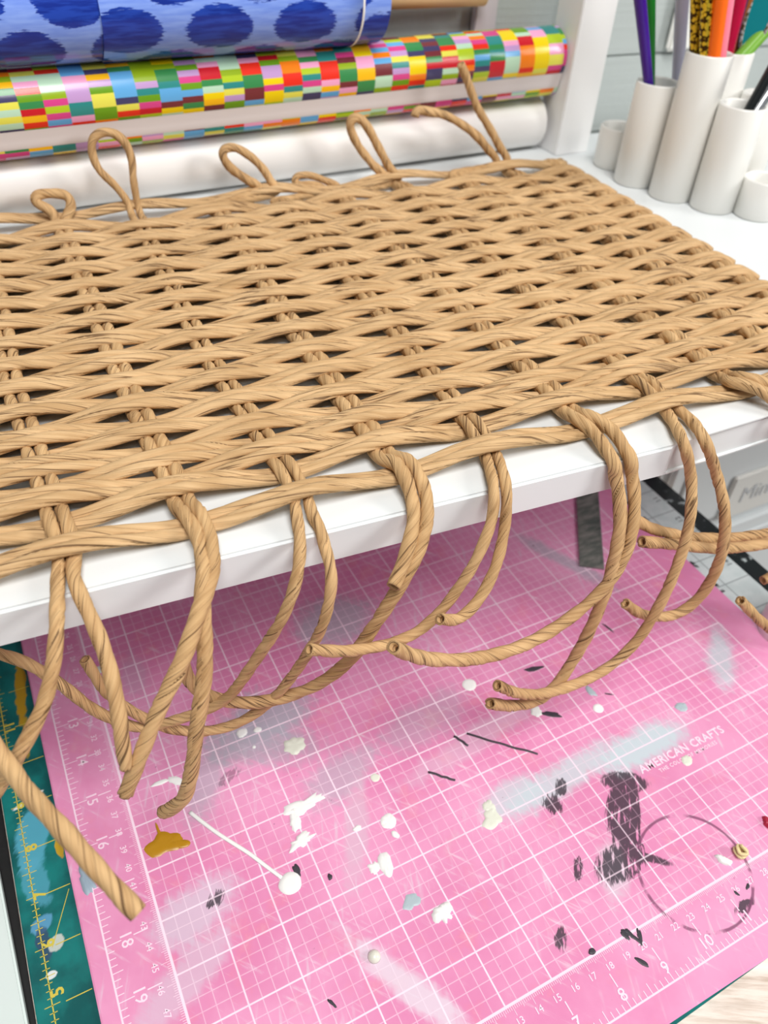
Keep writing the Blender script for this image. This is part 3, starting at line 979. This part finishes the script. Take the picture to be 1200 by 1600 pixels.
# ------------------------------------------------------------------ the woven panel
ENDS = {
 '1a': [(1.11,-15.73,6.99), (1.03,-16.13,6.96), (0.92,-16.58,6.87), (0.75,-16.92,6.58), (0.52,-17.16,6.21), (0.25,-17.30,5.88), (-0.07,-17.33,5.42), (-0.52,-17.30,4.76)],
 '1b': [(1.33,-15.73,7.00), (1.35,-16.15,6.89), (1.41,-16.55,6.60), (1.43,-16.96,6.25), (1.39,-17.30,5.79), (1.32,-17.55,5.37), (1.25,-17.70,4.80)],
 '2a': [(3.13,-15.34,7.17), (3.17,-15.75,7.14), (3.14,-16.14,7.06), (3.04,-16.49,6.95), (2.90,-16.78,6.68), (2.81,-17.03,6.26), (2.66,-17.27,5.63), (2.37,-17.51,4.77), (2.19,-17.60,4.01), (1.97,-17.59,3.19), (1.74,-17.47,2.77), (1.59,-17.32,2.48)],
 '2b': [(3.35,-15.36,7.17), (3.35,-15.76,7.11), (3.29,-16.15,7.08), (3.15,-16.50,6.91), (2.82,-16.88,6.68), (2.41,-17.26,6.22), (1.93,-17.48,5.61), (1.49,-17.66,4.89), (1.13,-17.74,4.18)],
 '3a': [(4.76,-15.88,7.09), (4.62,-16.37,6.88), (4.39,-16.76,6.55), (4.11,-16.80,5.81), (3.71,-16.48,4.58), (3.26,-16.15,3.40), (2.85,-15.98,2.98), (2.21,-15.79,2.73), (1.60,-15.66,2.73), (1.01,-15.48,3.39), (0.62,-15.31,4.19), (0.27,-15.19,4.80), (-0.08,-15.07,5.12), (-0.40,-14.96,5.28)],
 '3b': [(5.02,-15.89,7.01), (5.02,-16.39,6.74), (4.95,-16.84,6.38), (4.78,-16.93,5.55), (4.59,-16.62,4.41), (4.21,-16.30,3.22), (3.87,-16.08,2.52), (3.34,-15.96,2.14), (2.74,-15.82,2.07), (2.18,-15.74,2.41), (1.74,-15.67,2.96), (1.29,-15.50,3.74), (1.10,-15.34,4.65)],
 '4a': [(6.73,-15.53,7.21), (6.71,-15.93,7.17), (6.64,-16.34,7.00), (6.51,-16.62,6.79), (6.31,-16.86,6.57), (6.09,-17.05,6.31), (5.86,-17.24,6.19)],
 '4b': [(6.94,-15.54,7.23), (6.97,-15.95,7.14), (6.86,-16.43,7.00), (6.68,-16.73,6.67), (6.33,-17.01,6.32), (5.98,-17.09,5.79), (5.64,-16.98,4.92), (5.34,-16.76,3.98), (4.86,-16.54,3.30), (4.30,-16.30,2.91), (3.72,-16.12,2.82), (3.17,-15.95,3.00), (2.78,-15.82,3.37), (2.63,-15.72,3.74), (2.62,-15.62,4.19)],
 '5a': [(8.34,-16.02,6.99), (8.07,-16.60,6.99), (7.98,-16.80,6.56), (7.75,-16.99,6.25), (7.51,-17.07,5.76), (7.24,-17.06,5.22), (6.97,-17.05,4.82), (6.51,-17.07,4.51), (5.83,-17.14,4.60), (5.03,-17.25,4.99), (4.33,-17.36,5.53)],
 '5b': [(8.56,-16.03,7.00), (8.30,-16.65,6.95), (8.24,-16.86,6.33), (7.94,-17.20,5.82), (7.66,-17.33,5.34), (7.37,-17.42,5.11), (7.04,-17.50,5.08), (6.63,-17.58,5.38)],
 '6a': [(10.45,-15.73,7.21), (10.58,-16.08,7.11), (10.55,-16.57,6.99), (10.66,-16.89,6.49), (10.69,-17.19,5.85), (10.63,-17.39,5.18), (10.55,-17.53,4.22), (10.41,-17.58,3.16), (10.23,-17.57,2.25), (9.93,-17.60,1.60), (9.39,-17.67,1.44), (8.65,-17.73,1.79), (7.98,-17.80,2.38)],
 '6b': [(10.70,-15.74,7.23), (10.92,-16.10,7.14), (10.90,-16.63,7.00), (11.03,-16.91,6.45), (10.99,-17.21,5.92), (10.90,-17.40,5.37), (10.74,-17.49,4.83), (10.43,-17.53,4.33), (9.89,-17.55,3.92), (9.12,-17.61,3.71), (8.33,-17.67,3.75), (7.36,-17.77,4.12), (6.44,-17.87,4.72), (5.88,-17.94,5.24), (5.49,-18.02,5.74)],
 '7a': [(12.35,-16.32,7.00), (12.07,-16.93,6.97), (12.45,-17.03,6.21), (12.42,-17.33,5.63), (12.37,-17.53,4.96), (12.24,-17.67,4.23), (12.06,-17.76,3.32), (11.74,-17.80,2.38), (11.14,-17.82,1.84), (10.35,-17.82,1.71), (9.33,-17.87,1.99), (8.55,-17.88,2.49), (7.96,-17.90,3.12)],
 '7b': [(12.74,-16.36,6.99), (12.55,-16.97,6.96), (13.16,-17.07,6.03), (13.36,-17.38,5.37), (13.52,-17.59,4.59), (13.65,-17.65,3.69), (13.63,-17.60,2.77), (13.26,-17.53,2.29), (12.71,-17.45,2.32), (12.11,-17.37,2.65), (11.61,-17.29,3.13)],
 '8a': [(14.12,-15.92,7.24), (14.31,-16.23,7.28), (14.63,-16.60,7.14), (14.99,-17.15,6.65), (15.73,-17.41,5.62), (16.01,-17.62,4.52), (15.77,-17.61,3.77), (15.01,-17.47,3.67), (13.99,-17.26,3.79), (12.92,-17.06,4.15), (11.92,-16.91,4.51)],
 '8b': [(14.36,-15.93,7.30), (14.65,-16.25,7.29), (15.12,-16.65,7.00), (15.62,-17.20,6.34), (16.48,-17.39,5.19), (16.75,-17.46,4.21), (16.43,-17.34,3.56), (15.55,-17.20,3.55), (14.43,-17.04,3.73), (13.40,-16.88,4.04), (12.46,-16.73,4.48), (11.83,-16.60,4.90)],
 '9a': [(15.58,-15.99,7.49), (16.00,-16.42,7.33), (15.97,-17.22,6.90), (16.20,-17.73,5.88), (15.90,-18.21,4.95), (15.60,-18.60,3.90), (15.28,-18.78,2.90), (15.02,-18.82,2.20), (14.34,-18.73,2.73), (13.64,-18.45,3.47)],
 '9b': [(15.89,-16.01,7.50), (16.46,-16.44,7.31), (16.48,-17.26,6.94), (17.64,-17.41,5.55), (17.95,-17.72,4.20), (17.80,-17.81,2.90), (16.69,-17.76,2.65), (15.61,-17.70,2.48)],
 '0a': [(-0.47,-15.61,7.57), (-0.54,-16.25,7.57), (-0.56,-16.65,7.26), (-0.46,-16.96,6.77), (-0.32,-17.21,6.30), (-0.16,-17.57,5.86), (0.06,-18.19,5.79), (0.37,-18.90,5.78), (0.66,-19.52,5.53), (0.93,-20.03,5.25)],
 '0b': [(-0.28,-15.62,7.55), (-0.24,-16.27,7.57), (-0.40,-16.76,7.30), (-0.76,-16.94,6.65), (-1.09,-17.02,6.09)],
}
LOOPS = {
 '2': [(3.31,-3.04,7.33), (3.17,-2.98,7.49), (2.98,-2.82,7.59), (2.98,-2.77,7.73), (3.17,-2.73,7.76), (3.47,-2.74,7.74), (3.74,-2.81,7.68), (3.80,-2.91,7.47), (3.65,-3.00,7.27), (3.53,-3.10,7.16)],
 '3': [(5.21,-3.13,7.28), (5.15,-3.08,7.52), (4.93,-3.02,7.89), (4.64,-2.96,8.27), (4.56,-2.90,8.65), (4.63,-2.90,8.98), (4.86,-2.92,9.13), (5.17,-2.93,9.09), (5.40,-3.00,8.85), (5.48,-3.05,8.45), (5.43,-3.10,7.99), (5.43,-3.15,7.26)],
 '4': [(8.89,-2.98,7.25), (8.55,-2.91,7.57), (8.17,-2.84,7.87), (7.97,-2.78,8.19), (8.04,-2.73,8.37), (8.36,-2.75,8.38), (8.76,-2.82,8.12), (9.08,-2.89,7.77), (9.27,-2.95,7.41), (9.36,-3.00,7.15)],
 '5': [(10.86,-3.13,7.01), (10.52,-3.06,7.25), (10.05,-2.94,7.26), (10.02,-2.89,7.45), (10.35,-2.90,7.49), (10.80,-3.03,7.35), (11.26,-3.15,7.05)],
 '6': [(12.77,-3.18,7.12), (12.38,-3.06,7.65), (11.97,-2.99,8.15), (11.73,-2.93,8.64), (11.78,-2.93,8.88), (12.02,-2.94,8.88), (12.26,-3.00,8.62), (12.56,-3.07,8.12), (12.92,-3.14,7.52), (13.19,-3.20,7.08)],
 '8a': [(16.96,-3.45,7.23), (16.64,-3.33,7.86), (16.24,-3.21,8.42), (15.90,-3.14,8.84), (15.62,-3.08,9.32), (15.37,-3.07,9.76), (15.15,-3.06,10.10)],
 '8b': [(16.60,-3.43,7.26), (16.18,-3.31,7.84), (15.75,-3.24,8.23), (15.18,-3.16,8.58), (14.62,-3.13,8.83), (14.23,-3.11,8.91), (13.78,-3.13,9.01), (13.68,-3.18,8.85)],
}
EX = np.array([math.cos(TH), math.sin(TH), 0])
EY = np.array([-EX[1], EX[0], 0])
ORG = np.array([0.4, -15.3, 0])
ZC = 7.10


def wl(x, y, z):
    return ORG + EX * x + EY * y + np.array([0, 0, z])


weave = thing('woven_panel', 'hand woven panel of twisted brown paper cord with loose ends hanging over the shelf front', 'weaving', (9.5, -9.5, 7.1))
NW = 28
ROWY = [0.02] + [.78 + .4265 * (i - 1) for i in range(1, NW)] + [12.62]
NR = len(ROWY)
# x of every warp at the front, middle and back of the panel
WARP = {0: (-1.1, -1.3, -1.35), 1: (.95, .58, .6), 2: (2.80, 2.52, 2.36), 3: (4.62, 4.24, 4.3), 4: (6.33, 6.25, 6.50), 5: (8.16, 8.32, 8.25),
        6: (10.22, 10.14, 10.05), 7: (12.2, 12.05, 12.1), 8: (14.0, 13.98, 14.1), 9: (15.85, 15.86, 16.0), 10: (17.6, 17.66, 17.7)}


def warpx(j, y):
    return float(np.interp(y, [0, 5, 12.7], WARP[j]))


def over(i, j):
    """+1 when weft row i passes over warp j"""
    return 1 if (i + j) % 2 else -1


WA, WB = .135, .06
XEND = 18.22
for i, y0 in enumerate(ROWY):
    rng = np.random.default_rng(100 + i)
    xs = np.arange(-1.9, XEND + .01, .07)
    wx = np.array([warpx(j, y0) for j in range(11)])
    sg = np.array([over(i, j) for j in range(11)], float)
    wx = np.r_[wx[0] - 1.9, wx, wx[-1] + 1.0]
    sg = np.r_[-sg[0], sg, -sg[-1] * .3]
    k = np.clip(np.searchsorted(wx, xs) - 1, 0, len(wx) - 2)
    t = np.clip((xs - wx[k]) / (wx[k + 1] - wx[k]), 0, 1)
    w = .5 - .5 * np.cos(np.pi * t)
    zz = (sg[k] * (1 - w) + sg[k + 1] * w) * WA
    jit = np.interp(xs, np.linspace(-2, XEND, 14), rng.normal(0, .028, 14))
    yy = y0 + jit
    if i == NR - 1:                                         # slack last row bows at the back
        zz = zz * .7 + .10
        yy = yy + .10 * np.sin(xs * 1.1)
    if i == 0:
        zz = zz * .9
    roll_a = np.interp(xs, np.linspace(-2, XEND, 16), rng.normal(0, .28, 16))
    # the row turns round the last warp towards its partner row
    turn = np.clip((xs - (XEND - .5)) / .5, 0, 1)
    ydir = 1 if i % 2 == 0 else -1
    for sgn in (-1, 1):
        off = .106 * (1 + .08 * rng.normal())
        oy = sgn * off * np.cos(roll_a)
        oz = sgn * off * np.sin(roll_a) * .45
        P = np.stack([xs, yy + oy + ydir * .15 * turn ** 2, ZC + zz + oz - .10 * turn ** 2], 1)
        P = np.array([wl(*q) for q in P])
        s_ = np.r_[0, np.cumsum(np.linalg.norm(np.diff(P, axis=0), axis=1))]
        V_, F_, U_ = rope(P, s_, .120, 24, 2.1, (1.0, .80), 4, .24, 300 + i * 2 + (sgn > 0), False, up=(0, 0, 1))
        mesh('weft_cord', V_, F_, CORD, weave, uv=U_)

DIA = {0: .122, 1: .108, 2: .122, 3: .1, 4: .12, 5: .1, 6: .122, 7: .112, 8: .124, 9: .112, 10: .11}
SQ = {}
for j in range(11):
    base = {}
    for side, tagc in ((-1, 'a'), (1, 'b')):
        pts = []
        for i in range(NR):
            y = ROWY[i]
            if i == NR - 1 and str(j) in LOOPS:
                continue
            z = ZC - over(i, j) * WB * (1.0 if i else .9)
            if j == 9 and 10 <= i <= 16 and over(i, j) < 0:
                z += .08                                        # snagged warp standing proud here
            x = warpx(j, y) + side * .112
            pts.append(tuple(wl(x, y, z)))
            if i + 1 < NR:
                ym = (y + ROWY[i + 1]) / 2
                pts.append(tuple(wl(warpx(j, ym) + side * .112, ym, ZC)))
        base[side] = pts
    fa = ENDS.get('%da' % j)
    fb = ENDS.get('%db' % j)
    front_a = [tuple(p) for p in fa][::-1] if fa else [tuple(wl(warpx(j, 0) - .11, -.4, ZC - .12))]
    front_b = [tuple(p) for p in fb][::-1] if fb else [tuple(wl(warpx(j, 0) + .11, -.4, ZC - .12))]
    A = front_a + [p for p in base[-1] if (p[1] - ORG[1]) > -10 and np.dot(np.array(p) - ORG, EY) > .45]
    Bq = front_b + [p for p in base[1] if np.dot(np.array(p) - ORG, EY) > .45]
    A = front_a + [tuple(wl(warpx(j, .12) - .112, .12, ZC - over(0, j) * WB))] * (0 if fa and np.dot(np.array(fa[0]) - ORG, EY) > 0 else 1) + [p for p in base[-1] if np.dot(np.array(p) - ORG, EY) > .3]
    Bq = front_b + [tuple(wl(warpx(j, .12) + .112, .12, ZC - over(0, j) * WB))] * (0 if fb and np.dot(np.array(fb[0]) - ORG, EY) > 0 else 1) + [p for p in base[1] if np.dot(np.array(p) - ORG, EY) > .3]
    lp = LOOPS.get(str(j))
    rad = DIA[j]
    if lp:                                                   # one doubled cord with a loop at the back
        lines_ = [A + [tuple(p) for p in lp] + Bq[::-1]]
    else:
        la_, lb_ = LOOPS.get('%da' % j), LOOPS.get('%db' % j)
        tail = [tuple(wl(warpx(j, 12.9), 12.95, ZC - .02)), tuple(wl(warpx(j, 12.9), 13.1, ZC - .08))]
        lines_ = [A + ([tuple(p) for p in lb_] if lb_ else [tail[0]]), Bq + ([tuple(p) for p in la_] if la_ else [tail[1]])]
    for q, ln in enumerate(lines_):
        P, s_ = catmull(ln, .05)
        # smooth a little so the cord bends softly
        for _ in range(2):
            P[1:-1] = .25 * P[:-2] + .5 * P[1:-1] + .25 * P[2:]
        yf = -15.9 - .0756 * (P[:, 0] - .27)
        inside = (P[:, 1] > yf - rad) & (P[:, 2] < 6.86 + rad) & (P[:, 2] > 6.1 - rad)
        up_ = 6.86 + rad - P[:, 2]
        fw_ = P[:, 1] - (yf - rad)
        P[:, 2] += np.where(inside & (up_ <= fw_), up_, 0)
        P[:, 1] -= np.where(inside & (up_ > fw_) & (fw_ < .6), fw_, 0)
        for _ in range(3):
            P[1:-1] = .25 * P[:-2] + .5 * P[1:-1] + .25 * P[2:]
        V_, F_, U_ = rope(P, s_, rad, 24, 5.2, (1, 1), 4, .24, 700 + j * 2 + q)
        mesh('warp_cord', V_, F_, CORD2, weave, uv=U_)
